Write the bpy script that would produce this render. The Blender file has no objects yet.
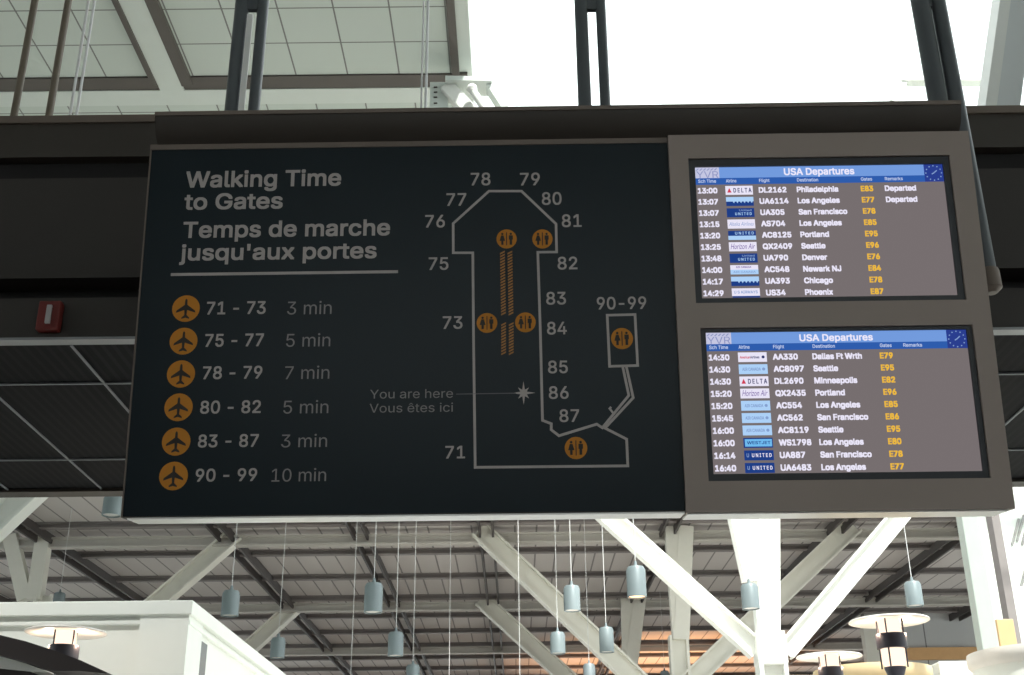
import bpy, bmesh, math, os
from mathutils import Vector, Matrix
from mathutils.geometry import tessellate_polygon, interpolate_bezier

C = bpy.context.scene.collection
SC = bpy.context.scene

# ------------------------------------------------------------------ camera
FPX, CX, CY = 1204.0, 512.0, 337.5
ROLL, PITCH, EYE = math.radians(-0.6), math.radians(23.42), 1.6
UPC = Vector((math.sin(ROLL) * math.cos(PITCH), math.cos(ROLL) * math.cos(PITCH), -math.sin(PITCH)))
_f = Vector((0, 0, -1))
_y = (_f - UPC * _f.dot(UPC)).normalized()
_x = _y.cross(UPC)
RW = Matrix((_x, _y, UPC))            # rows: world axes seen from the camera  ->  world = RW @ cam
CAM = Vector((0, 0, EYE))

cam_data = bpy.data.cameras.new('camera')
cam = bpy.data.objects.new('camera', cam_data)
C.objects.link(cam)
cam_data.sensor_width = 36.0
cam_data.lens = FPX / 1024 * 36.0
cam_data.clip_end = 400
m4 = RW.to_4x4()
m4.translation = CAM
cam.matrix_world = m4
SC.camera = cam


def ray(px, py):
    return RW @ Vector(((px - CX) / FPX, -(py - CY) / FPX, -1.0))


def atY(px, py, Y):
    d = ray(px, py)
    return CAM + d * (Y / d.y)


def atZ(px, py, z):
    d = ray(px, py)
    return CAM + d * ((z - EYE) / d.z)


def atD(px, py, D):
    return CAM + ray(px, py) * D


# ------------------------------------------------------------------ materials
def srgb(r, g, b):
    def f(c):
        c /= 255.0
        return c / 12.92 if c <= 0.04045 else ((c + 0.055) / 1.055) ** 2.4
    return (f(r), f(g), f(b), 1.0)


def mat(name, col, rough=0.6, metal=0.0, spec=0.5, vary=0.08, scale=6.0, bump=0.0):
    m = bpy.data.materials.new(name)
    m.use_nodes = True
    nt = m.node_tree
    b = nt.nodes['Principled BSDF']
    b.inputs['Roughness'].default_value = rough
    b.inputs['Metallic'].default_value = metal
    b.inputs['Specular IOR Level'].default_value = spec
    b.inputs['Base Color'].default_value = (*col[:3], 1)
    if vary > 0:
        tc = nt.nodes.new('ShaderNodeTexCoord')
        n = nt.nodes.new('ShaderNodeTexNoise')
        n.inputs['Scale'].default_value = scale
        n.inputs['Detail'].default_value = 4
        mx = nt.nodes.new('ShaderNodeMix')
        mx.data_type = 'RGBA'
        mx.inputs[6].default_value = tuple(c * (1 - vary) for c in col[:3]) + (1,)
        mx.inputs[7].default_value = tuple(min(1, c * (1 + vary)) for c in col[:3]) + (1,)
        nt.links.new(tc.outputs['Object'], n.inputs['Vector'])
        nt.links.new(n.outputs['Fac'], mx.inputs[0])
        nt.links.new(mx.outputs[2], b.inputs['Base Color'])
    return m


def emit(name, col, strength=1.0):
    m = bpy.data.materials.new(name)
    m.use_nodes = True
    nt = m.node_tree
    nt.nodes.remove(nt.nodes['Principled BSDF'])
    e = nt.nodes.new('ShaderNodeEmission')
    e.inputs[0].default_value = (*col[:3], 1)
    e.inputs[1].default_value = strength
    nt.links.new(e.outputs[0], nt.nodes['Material Output'].inputs[0])
    return m


def grid_mat(name, base, line, sx, sy, wx, wy, ox=0.0, oy=0.0, rough=0.8, spec=0.2):
    """tiles / boards: thin joints every sx, sy metres of object space (0 = none)"""
    m = bpy.data.materials.new(name)
    m.use_nodes = True
    nt = m.node_tree
    b = nt.nodes['Principled BSDF']
    b.inputs['Roughness'].default_value = rough
    b.inputs['Specular IOR Level'].default_value = spec
    tc = nt.nodes.new('ShaderNodeTexCoord')
    sp = nt.nodes.new('ShaderNodeSeparateXYZ')
    nt.links.new(tc.outputs['Object'], sp.inputs[0])
    outs = []
    for ax, s, w, o in (('X', sx, wx, ox), ('Y', sy, wy, oy)):
        if not s:
            continue
        a = nt.nodes.new('ShaderNodeMath'); a.operation = 'ADD'; a.inputs[1].default_value = 1000 * s - o
        nt.links.new(sp.outputs[ax], a.inputs[0])
        d = nt.nodes.new('ShaderNodeMath'); d.operation = 'DIVIDE'; d.inputs[1].default_value = s
        nt.links.new(a.outputs[0], d.inputs[0])
        fr = nt.nodes.new('ShaderNodeMath'); fr.operation = 'FRACT'
        nt.links.new(d.outputs[0], fr.inputs[0])
        lt = nt.nodes.new('ShaderNodeMath'); lt.operation = 'LESS_THAN'; lt.inputs[1].default_value = w / s
        nt.links.new(fr.outputs[0], lt.inputs[0])
        outs.append(lt)
    fac = outs[0]
    if len(outs) == 2:
        mx_ = nt.nodes.new('ShaderNodeMath'); mx_.operation = 'MAXIMUM'
        nt.links.new(outs[0].outputs[0], mx_.inputs[0]); nt.links.new(outs[1].outputs[0], mx_.inputs[1])
        fac = mx_
    mx = nt.nodes.new('ShaderNodeMix'); mx.data_type = 'RGBA'
    mx.inputs[6].default_value = (*base[:3], 1); mx.inputs[7].default_value = (*line[:3], 1)
    nt.links.new(fac.outputs[0], mx.inputs[0])
    nt.links.new(mx.outputs[2], b.inputs['Base Color'])
    return m


def glass_mat(name):
    m = bpy.data.materials.new(name)
    m.use_nodes = True
    nt = m.node_tree
    nt.nodes.remove(nt.nodes['Principled BSDF'])
    t = nt.nodes.new('ShaderNodeBsdfTransparent'); t.inputs[0].default_value = (0.96, 0.98, 0.97, 1)
    g = nt.nodes.new('ShaderNodeBsdfGlossy'); g.inputs['Roughness'].default_value = 0.02
    mx = nt.nodes.new('ShaderNodeMixShader'); mx.inputs[0].default_value = 0.05
    nt.links.new(t.outputs[0], mx.inputs[1]); nt.links.new(g.outputs[0], mx.inputs[2])
    nt.links.new(mx.outputs[0], nt.nodes['Material Output'].inputs[0])
    return m


M = {}
M['brown'] = mat('dark_brown_metal', (0.043, 0.033, 0.026), 0.55, vary=0.1)
M['brown_lip'] = mat('brown_edge_metal', (0.17, 0.13, 0.105), 0.5)
M['groove'] = mat('shaded_groove', (0.008, 0.006, 0.006), 0.8)  # shadow inside the recesses put into a near-black colour
M['fascia'] = mat('brown_fascia_board', (0.036, 0.029, 0.026), 0.7, vary=0.12, scale=2)
M['trim'] = mat('grey_trim_metal', (0.30, 0.30, 0.31), 0.4, 0.3)
M['trail'] = mat('pale_ceiling_rail', (0.26, 0.27, 0.29), 0.5)
M['panel'] = mat('dark_teal_sign_face', (0.0075, 0.0145, 0.0195), 0.30, spec=0.20, vary=0.05)
M['ink'] = mat('pale_vinyl_lettering', (0.47, 0.415, 0.40), 0.7, vary=0.0)
M['ink_dim'] = mat('dim_vinyl_lettering', (0.29, 0.265, 0.265), 0.7, vary=0.0)
M['ink_faint'] = mat('faint_vinyl_line', (0.14, 0.13, 0.14), 0.7, vary=0.0)
M['orange'] = mat('amber_vinyl_disc', (0.56, 0.205, 0.006), 0.6, vary=0.04)
M['rope'] = mat('ochre_vinyl_hatching', (0.42, 0.19, 0.045), 0.6, vary=0.0)
M['glyph'] = mat('dark_vinyl_pictogram', (0.022, 0.015, 0.012), 0.6, vary=0.0)
M['frame'] = mat('taupe_monitor_frame', (0.31, 0.245, 0.215), 0.5, vary=0.06, scale=3)
M['bezel'] = mat('black_bezel_plastic', (0.012, 0.013, 0.019), 0.4)
M['silver'] = mat('brushed_silver_underside', (0.88, 0.85, 0.83), 0.35, 0.25, vary=0.15, scale=2.5)
M['post'] = mat('dark_grey_post_metal', (0.105, 0.113, 0.122), 0.4, 0.2)
M['rod'] = mat('brown_rod_metal', (0.17, 0.135, 0.10), 0.5)
M['white_cable'] = mat('white_cable', (0.85, 0.85, 0.85), 0.5, vary=0)
M['cable'] = mat('grey_wire', (0.62, 0.62, 0.62), 0.5, vary=0)
M['red'] = mat('red_alarm_plastic', (0.15, 0.012, 0.009), 0.5)
M['lens'] = mat('frosted_alarm_lens', (0.45, 0.42, 0.42), 0.3)
for _k, _ox, _oy in (('a', -0.50, 0.23), ('b', -0.69, 0.23), ('c', -0.55, 0.0)):
    M['tile_' + _k] = grid_mat('ceiling_tiles_' + _k, (0.52, 0.565, 0.525), (0.19, 0.19, 0.18), 0.6, 0.6, 0.018, 0.018, _ox, _oy)
M['offwhite'] = mat('off_white_paint', (0.58, 0.62, 0.585), 0.6, vary=0.03)
M['channel'] = mat('dark_channel_and_shadow', (0.085, 0.072, 0.064), 0.6)
M['deck'] = grid_mat('grey_roof_deck', (0.60, 0.56, 0.54), (0.27, 0.25, 0.245), 0.6, 0, 0.05, 0)
M['purlin'] = mat('grey_purlin_steel', (0.22, 0.195, 0.19), 0.6)
M['darkbeam'] = mat('dark_roof_beam', (0.065, 0.056, 0.054), 0.6)
M['cream'] = mat('cream_steel_paint', (0.74, 0.72, 0.65), 0.55, vary=0.04)
M['colpaint'] = mat('pale_green_grey_paint', (0.44, 0.48, 0.45), 0.5, vary=0.03)
M['beamcream'] = mat('grey_cream_beam_paint', (0.50, 0.47, 0.43), 0.6, vary=0.04)
M['strut_shade'] = mat('shaded_strut_face', (0.62, 0.64, 0.64), 0.5, vary=0.03)
M['white_steel'] = mat('white_steel_paint', (0.78, 0.78, 0.74), 0.5, vary=0.03)
M['kiosk'] = mat('white_kiosk_paint', (0.88, 0.90, 0.85), 0.6, vary=0.02)
M['kiosk_glass'] = mat('grey_kiosk_glazing', (0.25, 0.28, 0.30), 0.15)
M['lampgrey'] = mat('blue_grey_lamp_shell', (0.195, 0.235, 0.25), 0.45, 0.1, vary=0.04)
M['lampin'] = mat('lamp_reflector', (0.75, 0.72, 0.70), 0.3, 0.2)
M['bulb_warm'] = emit('warm_lamp_glow', (1.0, 0.62, 0.36), 2.2)
M['saucer'] = mat('white_enamel_saucer', (0.80, 0.76, 0.72), 0.4)
M['lantern'] = emit('lit_lantern_glass', (1.0, 0.76, 0.57), 1.3)
M['bronze'] = mat('dark_bronze', (0.045, 0.042, 0.055), 0.45, 0.3)
M['canopy'] = mat('dark_canopy', (0.030, 0.022, 0.022), 0.6)
M['beige'] = mat('beige_plaster', (0.72, 0.55, 0.33), 0.6)
M['tan'] = mat('tan_board', (0.62, 0.42, 0.22), 0.6)
M['floor'] = mat('terrazzo_floor', (0.62, 0.60, 0.57), 0.5, vary=0.12, scale=30)
M['wallgrey'] = grid_mat('grey_wall_panels', (0.50, 0.50, 0.50), (0.20, 0.20, 0.20), 2.2, 0, 0.05, 0)
M['wall'] = mat('hall_wall_paint', (0.40, 0.385, 0.37), 0.8)
M['rear_wall_dim'] = mat('dimmed_rear_wall', (0.16, 0.145, 0.135), 0.8)  # unseen back wall, toned down to darken what the sign reflects
M['rear_floor_dim'] = mat('dimmed_rear_floor', (0.27, 0.25, 0.25), 0.9, vary=0.2, scale=40)  # unseen floor behind the viewer, darkened to cut light on the sign
M['lit_band'] = mat('orange_lit_band', (0.62, 0.36, 0.16), 0.6)
M['glass'] = glass_mat('clear_glazing')


def slat_mat():
    m = mat('black_slatted_soffit', (0.012, 0.012, 0.014), 0.7, vary=0, spec=0.08)
    nt = m.node_tree
    b = nt.nodes['Principled BSDF']
    tc = nt.nodes.new('ShaderNodeTexCoord')
    sp = nt.nodes.new('ShaderNodeSeparateXYZ')
    nt.links.new(tc.outputs['Object'], sp.inputs[0])
    mu = nt.nodes.new('ShaderNodeMath'); mu.operation = 'MULTIPLY'; mu.inputs[1].default_value = 1 / 0.05
    nt.links.new(sp.outputs['X'], mu.inputs[0])
    fr = nt.nodes.new('ShaderNodeMath'); fr.operation = 'FRACT'
    nt.links.new(mu.outputs[0], fr.inputs[0])
    lt = nt.nodes.new('ShaderNodeMath'); lt.operation = 'LESS_THAN'; lt.inputs[1].default_value = 0.4
    nt.links.new(fr.outputs[0], lt.inputs[0])
    mx = nt.nodes.new('ShaderNodeMix'); mx.data_type = 'RGBA'
    mx.inputs[6].default_value = (0.003, 0.003, 0.005, 1); mx.inputs[7].default_value = (0.010, 0.0095, 0.012, 1)
    nt.links.new(lt.outputs[0], mx.inputs[0]); nt.links.new(mx.outputs[2], b.inputs['Base Color'])
    return m


M['slats'] = slat_mat()


def S(name, r, g, b, k=1.0):
    M[name] = emit('screen_' + name, srgb(r, g, b), k * 0.83)


S('s_bg', 118, 110, 111)
S('s_head', 114, 154, 220)
S('s_bar', 46, 92, 172)
S('s_white', 236, 232, 250)
S('s_soft', 196, 208, 238)
S('s_gold', 238, 186, 62)
S('s_logo', 196, 198, 224)
S('s_logo_ink', 138, 146, 194)
S('s_clock', 42, 62, 142)
S('s_tile', 232, 228, 246)
S('s_ltblue', 172, 208, 246)
S('s_cyan', 112, 186, 238)
S('s_navy', 30, 62, 134)
S('s_ink', 44, 52, 104)
S('s_red', 206, 60, 84)
S('s_violet', 112, 84, 160)
S('s_mid', 132, 158, 206)

# ------------------------------------------------------------------ mesh building
ROOTM = {}


class MB:
    def __init__(self):
        self.v, self.f, self.mi = [], [], []

    def add(self, verts, faces, mi=0):
        n = len(self.v)
        self.v += [Vector(p) for p in verts]
        self.f += [[i + n for i in fc] for fc in faces]
        self.mi += [mi] * len(faces)
        return self

    def box(self, x0, x1, y0, y1, z0, z1, mx=None, mi=0):
        p = [Vector((x, y, z)) for z in (z0, z1) for y in (y0, y1) for x in (x0, x1)]
        if mx is not None:
            p = [mx @ q for q in p]
        return self.add(p, [(0, 2, 3, 1), (4, 5, 7, 6), (0, 1, 5, 4), (2, 6, 7, 3), (0, 4, 6, 2), (1, 3, 7, 5)], mi)

    def quad(self, pts, mi=0):
        return self.add(pts, [list(range(len(pts)))], mi)

    def prism(self, poly, a, b, fn, mi=0):
        """poly: 2d outline; fn(x, y, t) -> point; t from a to b"""
        n = len(poly)
        p = [fn(x, y, a) for x, y in poly] + [fn(x, y, b) for x, y in poly]
        fs = [list(range(n))[::-1], list(range(n, 2 * n))]
        fs += [(i, (i + 1) % n, n + (i + 1) % n, n + i) for i in range(n)]
        return self.add(p, fs, mi)

    def tube(self, p, q, r, n=12, r2=None, mi=0):
        p, q = Vector(p), Vector(q)
        r2 = r if r2 is None else r2
        d = (q - p).normalized()
        a = d.orthogonal().normalized()
        b = d.cross(a)
        vs = []
        for c, rr in ((p, r), (q, r2)):
            for k in range(n):
                t = 2 * math.pi * k / n
                vs.append(c + (a * math.cos(t) + b * math.sin(t)) * rr)
        fs = [list(range(n))[::-1], list(range(n, 2 * n))]
        fs += [(i, (i + 1) % n, n + (i + 1) % n, n + i) for i in range(n)]
        return self.add(vs, fs, mi)

    def lathe(self, c, prof, n=28, mi=0):
        c = Vector(c)
        vs = []
        for r, z in prof:
            for k in range(n):
                t = 2 * math.pi * k / n
                vs.append(c + Vector((r * math.cos(t), r * math.sin(t), z)))
        fs = []
        for j in range(len(prof) - 1):
            for k in range(n):
                k2 = (k + 1) % n
                fs.append((j * n + k, j * n + k2, (j + 1) * n + k2, (j + 1) * n + k))
        if prof[0][0] > 1e-6:
            fs.append([k for k in range(n)][::-1])
        if prof[-1][0] > 1e-6:
            fs.append([(len(prof) - 1) * n + k for k in range(n)])
        return self.add(vs, fs, mi)

    def beam(self, p, q, h, d, tf=None, tw=None, up=None, mi=0, ends=None):
        """I-section from p to q; web lies in the plane of (axis, n), flanges at +-h/2 along n, depth d along Y-ish"""
        p, q = Vector(p), Vector(q)
        ax = (q - p)
        L = ax.length
        ax.normalize()
        dy = Vector((0, 1, 0)) if up is None else Vector(up)
        dy = (dy - ax * ax.dot(dy)).normalized()
        n = dy.cross(ax)
        mx = Matrix((ax, n, dy)).transposed().to_4x4()
        mx.translation = p
        tf = tf or h * 0.1
        tw = tw or d * 0.15
        h1 = h if ends is None else ends
        self.box(0, L, -h / 2 + tf * .5, h / 2 - tf * .5, -tw / 2, tw / 2, mx, mi)
        self.box(0, L, h / 2 - tf, h / 2, -d / 2, d / 2, mx, mi)
        self.box(0, L, -h / 2, -h / 2 + tf, -d / 2, d / 2, mx, mi)
        return self

    def solid(self, p, q, h, d, mi=0, up=None):
        p, q = Vector(p), Vector(q)
        ax = (q - p); L = ax.length; ax.normalize()
        dy = Vector((0, 1, 0)) if up is None else Vector(up)
        dy = (dy - ax * ax.dot(dy)).normalized()
        n = dy.cross(ax)
        mx = Matrix((ax, n, dy)).transposed().to_4x4(); mx.translation = p
        return self.box(0, L, -h / 2, h / 2, -d / 2, d / 2, mx, mi)

    def build(self, name, mats, parent=None, smooth=False, bevel=0.0, loc=None):
        if not isinstance(mats, (list, tuple)):
            mats = [mats]
        me = bpy.data.meshes.new(name)
        root = parent
        inv = None
        base = None
        if parent is not None:
            inv = ROOTM[parent.name].inverted()
        else:
            base = Vector(loc) if loc is not None else Vector((0, 0, 0))
            if loc is None and self.v:
                lo = [min(p[i] for p in self.v) for i in range(3)]
                hi = [max(p[i] for p in self.v) for i in range(3)]
                base = Vector(((lo[0] + hi[0]) / 2, (lo[1] + hi[1]) / 2, lo[2]))
            inv = Matrix.Translation(-base)
        me.from_pydata([inv @ p for p in self.v], [], self.f)
        for m_ in mats:
            me.materials.append(m_)
        for pl, i in zip(me.polygons, self.mi):
            pl.material_index = i
        bm = bmesh.new(); bm.from_mesh(me)
        bmesh.ops.recalc_face_normals(bm, faces=bm.faces)
        bm.to_mesh(me); bm.free()
        if smooth:
            for pl in me.polygons:
                pl.use_smooth = True
            me.set_sharp_from_angle(angle=math.radians(40))
        o = bpy.data.objects.new(name, me)
        C.objects.link(o)
        if parent is not None:
            o.parent = parent
            ROOTM[o.name] = ROOTM[parent.name]
        else:
            o.location = base
            ROOTM[o.name] = Matrix.Translation(base)
        if bevel:
            b = o.modifiers.new('edge', 'BEVEL'); b.width = bevel; b.segments = 2; b.limit_method = 'ANGLE'
        return o


def tag(o, label=None, cat=None, group=None, kind=None):
    if label: o['label'] = label
    if cat: o['category'] = cat
    if group: o['group'] = group
    if kind: o['kind'] = kind
    return o


def thing(name, mw, label, cat, group=None, kind=None):
    o = bpy.data.objects.new(name, None)
    o.empty_display_size = 0.1
    C.objects.link(o)
    if not isinstance(mw, Matrix):
        mw = Matrix.Translation(Vector(mw))
    o.matrix_world = mw
    ROOTM[o.name] = mw.copy()
    return tag(o, label, cat, group, kind)


# ------------------------------------------------------------------ lettering
_fontdir = os.path.join(bpy.utils.system_resource('DATAFILES'), 'fonts')
try:
    HELV = bpy.data.fonts.load(os.path.join(_fontdir, 'Inter.woff2'))
except Exception:
    HELV = None
_cap = {}


def glyphs(s, font, shear=0.0, res=4):
    cu = bpy.data.curves.new('lettering', 'FONT')
    cu.body = s; cu.shear = shear
    if font is not None: cu.font = font
    o = bpy.data.objects.new('lettering', cu); C.objects.link(o)
    bpy.context.view_layer.update()
    dg = bpy.context.evaluated_depsgraph_get()
    oc = o.evaluated_get(dg)
    cc = oc.to_curve(dg)
    loops = []
    for sp in cc.splines:
        pts = []
        bp = sp.bezier_points
        n = len(bp)
        for i in range(n):
            a, b = bp[i], bp[(i + 1) % n]
            straight = ((a.handle_right - a.co).cross(b.co - a.co).length < 1e-7 and (b.handle_left - b.co).cross(b.co - a.co).length < 1e-7)
            seg = [a.co.copy()] if straight else list(interpolate_bezier(a.co, a.handle_right, b.handle_left, b.co, res + 1))[:-1]
            pts += seg
        q = []
        for p in pts:
            p = Vector((p[0], p[1]))
            if not q or (p - q[-1]).length > 1e-4: q.append(p)
        if len(q) > 1 and (q[0] - q[-1]).length < 1e-4: q.pop()
        if len(q) > 2: loops.append(q)
    oc.to_curve_clear()
    def split(q):
        n = len(q)
        for i in range(n):
            a, b = q[i], q[(i + 1) % n]
            for j in range(i + 2, n):
                if i == 0 and j == n - 1: continue
                c, d = q[j], q[(j + 1) % n]
                r, s_ = b - a, d - c
                den = r.x * s_.y - r.y * s_.x
                if abs(den) < 1e-12: continue
                t = ((c.x - a.x) * s_.y - (c.y - a.y) * s_.x) / den
                u = ((c.x - a.x) * r.y - (c.y - a.y) * r.x) / den
                if 1e-5 < t < 1 - 1e-5 and 1e-5 < u < 1 - 1e-5:
                    p = a + r * t
                    return split(q[:i + 1] + [p] + q[j + 1:]) + split([p] + q[i + 1:j + 1])
        return [q]
    loops = [z for q in loops for z in split(q) if len(z) > 2]
    bpy.data.objects.remove(o); bpy.data.curves.remove(cu)
    ar = lambda q: sum(q[i].x * q[(i + 1) % len(q)].y - q[(i + 1) % len(q)].x * q[i].y for i in range(len(q))) / 2
    def inside(p, q):
        r = False
        for i in range(len(q)):
            a, b = q[i], q[i - 1]
            if (a.y > p.y) != (b.y > p.y) and p.x < (b.x - a.x) * (p.y - a.y) / (b.y - a.y) + a.x: r = not r
        return r
    A = [ar(q) for q in loops]
    big = max(range(len(loops)), key=lambda i: abs(A[i]))
    sg = 1 if A[big] > 0 else -1
    outer = [i for i in range(len(loops)) if A[i] * sg > 0]
    hol = {i: [] for i in outer}
    for i in range(len(loops)):
        if A[i] * sg < 0:
            c = [k for k in outer if inside(loops[i][0], loops[k])]
            if c: hol[min(c, key=lambda k: abs(A[k]))].append(i)
    vs, fs, tot = [], [], 0
    for k in outer:
        polys = [[(p.x, p.y, 0) for p in loops[i]] for i in [k] + hol[k]]
        b = len(vs)
        flat = [Vector(p) for q in polys for p in q]
        vs += flat
        for t in tessellate_polygon(polys):
            fs.append([b + j for j in t])
    return vs, fs

def cap_h(font, off=0.0):
    k = (font.name if font else '', off)
    if k not in _cap:
        vs, _ = glyphs('H', font)
        _cap[k] = max(v.y for v in vs)
    return _cap[k]


def put_text(mb, s, u0, u1, v, cap, w, font, off=0.0, fn=None, mi=0, shear=0.0, align='L', xs=None):
    """text on a plane: left end u0, right end u1 (or None: natural width), baseline v, capital height cap"""
    vs, fs = glyphs(s, font, shear)
    xa, xb = min(p.x for p in vs), max(p.x for p in vs)
    e = off * cap                                # stroke gain on every side
    ky = (cap - 2 * e) / cap_h(font)
    kx = (u1 - u0 - 2 * e) / (xb - xa) if u1 is not None else ky * (xs or 1.0)
    shifts = [(0, 0)] if not e else [(-e, -e), (e, -e), (-e, e), (e, e)]
    for i, (dx, dy) in enumerate(shifts):
        mb.add([fn(u0 + e + dx + (p.x - xa) * kx, v + e + dy + p.y * ky, w + i * 4e-5) for p in vs], fs, mi)


# ------------------------------------------------------------------ sign plane
YAW, TILT, RHO = -0.0097, 0.1292, -0.0019
SW, SH = 3.1015, 1.4244
SO = Vector((0.1776, 4.0, 1.8175 + EYE))
_H = Vector((math.cos(YAW), math.sin(YAW), 0)); _N = Vector((math.sin(YAW), -math.cos(YAW), 0))
_V = Vector((0, 0, math.cos(TILT))) + _N * math.sin(TILT)
_Hh = _H * math.cos(RHO) + _V * math.sin(RHO); _Vv = _V * math.cos(RHO) - _H * math.sin(RHO)
_Nn = _Hh.cross(_Vv)
MS = Matrix((_Hh, _Vv, _Nn)).transposed().to_4x4(); MS.translation = SO
MSI = MS.inverted()


def sl(u, v, w):
    return MS @ Vector((u, v, w))


def on(px, py, w=0.0):
    d = ray(px, py)
    o_ = MSI @ CAM
    dd = MSI.to_3x3() @ d
    t = (w - o_.z) / dd.z
    p = o_ + dd * t
    return p.x, p.y


def sbox(mb, u0, u1, v0, v1, w0, w1, mi=0):
    return mb.box(u0, u1, v0, v1, w0, w1, MS, mi)


# ====================================================================== SETTING
def struct(o):
    o['kind'] = 'structure'
    return o


ZC = 10.0      # roof height
struct(MB().box(-32, 26, 4.0, 82, -0.3, 0.0).build('floor', M['floor']))
struct(MB().box(-32, 26, -24, 4.0, -0.3, 0.0).build('floor.001', M['rear_floor_dim']))
struct(MB().box(-32.3, -32, -24, 82, 0, 1).box(-32.3, -32, -24, 82, 9, 14).build('wall_left', M['wall']))
struct(MB().box(-32, 26, 81.7, 82, 0, 1).box(-32, 26, 81.7, 82, 9, 14).build('wall_far', M['wall']))
struct(MB().box(26, 26.3, -24, 82, 0, 1).box(26, 26.3, -24, 82, 9, 14).build('wall_right', M['wall']))
for n_, xw in ((4, -32.15), (5, 26.15)):  # side windows added out of view to brighten the far roof
    ww = thing('window_%d' % n_, (xw, 29, 1), None, None, kind='structure')
    fb = MB()
    for k in range(22):
        fb.box(xw - .1, xw + .1, -24 + k * 5.04 - .08, -24 + k * 5.04 + .08, 1, 9)
    fb.box(xw - .1, xw + .1, -24, 82, 4.9, 5.05)
    fb.build('window_frame', M['offwhite'], ww)
    MB().box(xw - .01, xw + .01, -24, 82, 1, 9).build('pane', M['glass'], ww)
ww = thing('window_6', (-3, 81.85, 1), None, None, kind='structure')  # end window likewise added, unseen, to light the roof deck
fb = MB()
for k in range(12):
    fb.box(-32 + k * 5.27 - .08, -32 + k * 5.27 + .08, 81.75, 81.95, 1, 9)
fb.build('window_frame', M['offwhite'], ww)
MB().box(-32, 26, 81.84, 81.86, 1, 9).build('pane', M['glass'], ww)
wb = MB()
wb.box(-32, 26, -24.3, -24, 0, 5.2).box(-32, 26, -24.3, -24, 9.6, 14).box(-32, -9, -24.3, -24, 5.2, 9.6).box(18, 26, -24.3, -24, 5.2, 9.6)
struct(wb.build('wall_back', M['rear_wall_dim']))
w3 = thing('window_3', (4, -24.15, 5.2), None, None, kind='structure')
fb = MB()
for k in range(10):
    x = -9 + 3 * k
    fb.box(x - .06, x + .06, -24.25, -24.05, 5.2, 9.6)
fb.box(-9, 18, -24.25, -24.05, 5.2, 5.32).box(-9, 18, -24.25, -24.05, 9.5, 9.6)
fb.build('window_frame', M['offwhite'], w3)
MB().box(-9, 18, -24.16, -24.14, 5.2, 9.6).build('pane', M['glass'], w3)

# near ceiling: tiled panels left of the skylight, dark channels and shadow strips around them
XA0, XA1 = atZ(139, 40, ZC).x, atZ(164, 40, ZC).x      # white depth beam between the panels
YE = atZ(300, 81, ZC).y                                # end of the near tile field
XS = atZ(470, 40, ZC).x                                # skylight's left edge
XT = atZ(450, 40, ZC).x
XM = (XA0 + XA1) / 2
struct(MB().box(-32, XM, -24, YE - .05, ZC, ZC + .35).build('ceiling', M['tile_a'], loc=(0, 0, ZC)))
struct(MB().box(XM, XT, -24, YE - .05, ZC, ZC + .35).build('ceiling.001', M['tile_b'], loc=(0, 0, ZC)))
struct(MB().box(-32, XT, YE + .42, 27, ZC, ZC + .35).build('ceiling.002', M['tile_c'], loc=(0, YE + .60, ZC)))
struct(MB().box(XT, 26, -24, 5.0, ZC, ZC + .35).build('ceiling.003', M['tile_b'], loc=(0, 0, ZC)))
struct(MB().box(-32, XT + .1, YE + .12, YE + .42, ZC - .03, ZC + .3).build('trim_1', M['offwhite']))
struct(MB().box(XA0, XA1, -24, YE + .12, ZC - .05, ZC + .02).build('trim_2', M['offwhite']))
ch = MB()
ch.box(-32, XA0, YE - .12, YE + .12, ZC - .02, ZC + .05)
ch.box(XA1, XT + .17, YE - .12, YE + .12, ZC - .02, ZC + .05)
struct(ch.build('trim_3', M['channel']))
struct(MB().box(XA0 - .06, XA0, -24, YE, ZC - .08, ZC + .02).build('trim_4', M['channel']))  # dark strip stands in for the white beam's side shadow
struct(MB().box(XA1, XA1 + .13, -24, YE, ZC - .06, ZC + .02).build('trim_5', M['channel']))  # broader dark strip for the shadow on the beam's other side
struct(MB().box(XT - .01, XT + .08, -24, YE + .1, ZC - .04, ZC + .05).build('trim_6', M['channel']))
struct(MB().box(XT + .08, XS, -24, 27, ZC + .02, ZC + .45).build('trim_7', M['offwhite']))

# skylight
w2 = thing('window_2', (4.5, 14, ZC + .2), None, None, kind='structure')
sf = MB()
for y in (5.0, 9.3, 13.6, 17.2, 20.8, 24.4):
    sf.box(XS, 26, y - .03, y + .03, ZC + .28, ZC + .40)
sf.box(9.5, 9.58, 5, 24.4, ZC + .1, ZC + .4).box(17, 17.1, 5, 24.4, ZC + .1, ZC + .4)
sf.build('window_frame', M['white_steel'], w2)
ys = (5.0, 9.3, 13.6, 17.2, 20.8, 24.4)
for a, b in zip(ys, ys[1:]):
    MB().box(XS, 26, a + .04, b - .04, ZC + .33, ZC + .345).build('pane', M['glass'], w2)

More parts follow.
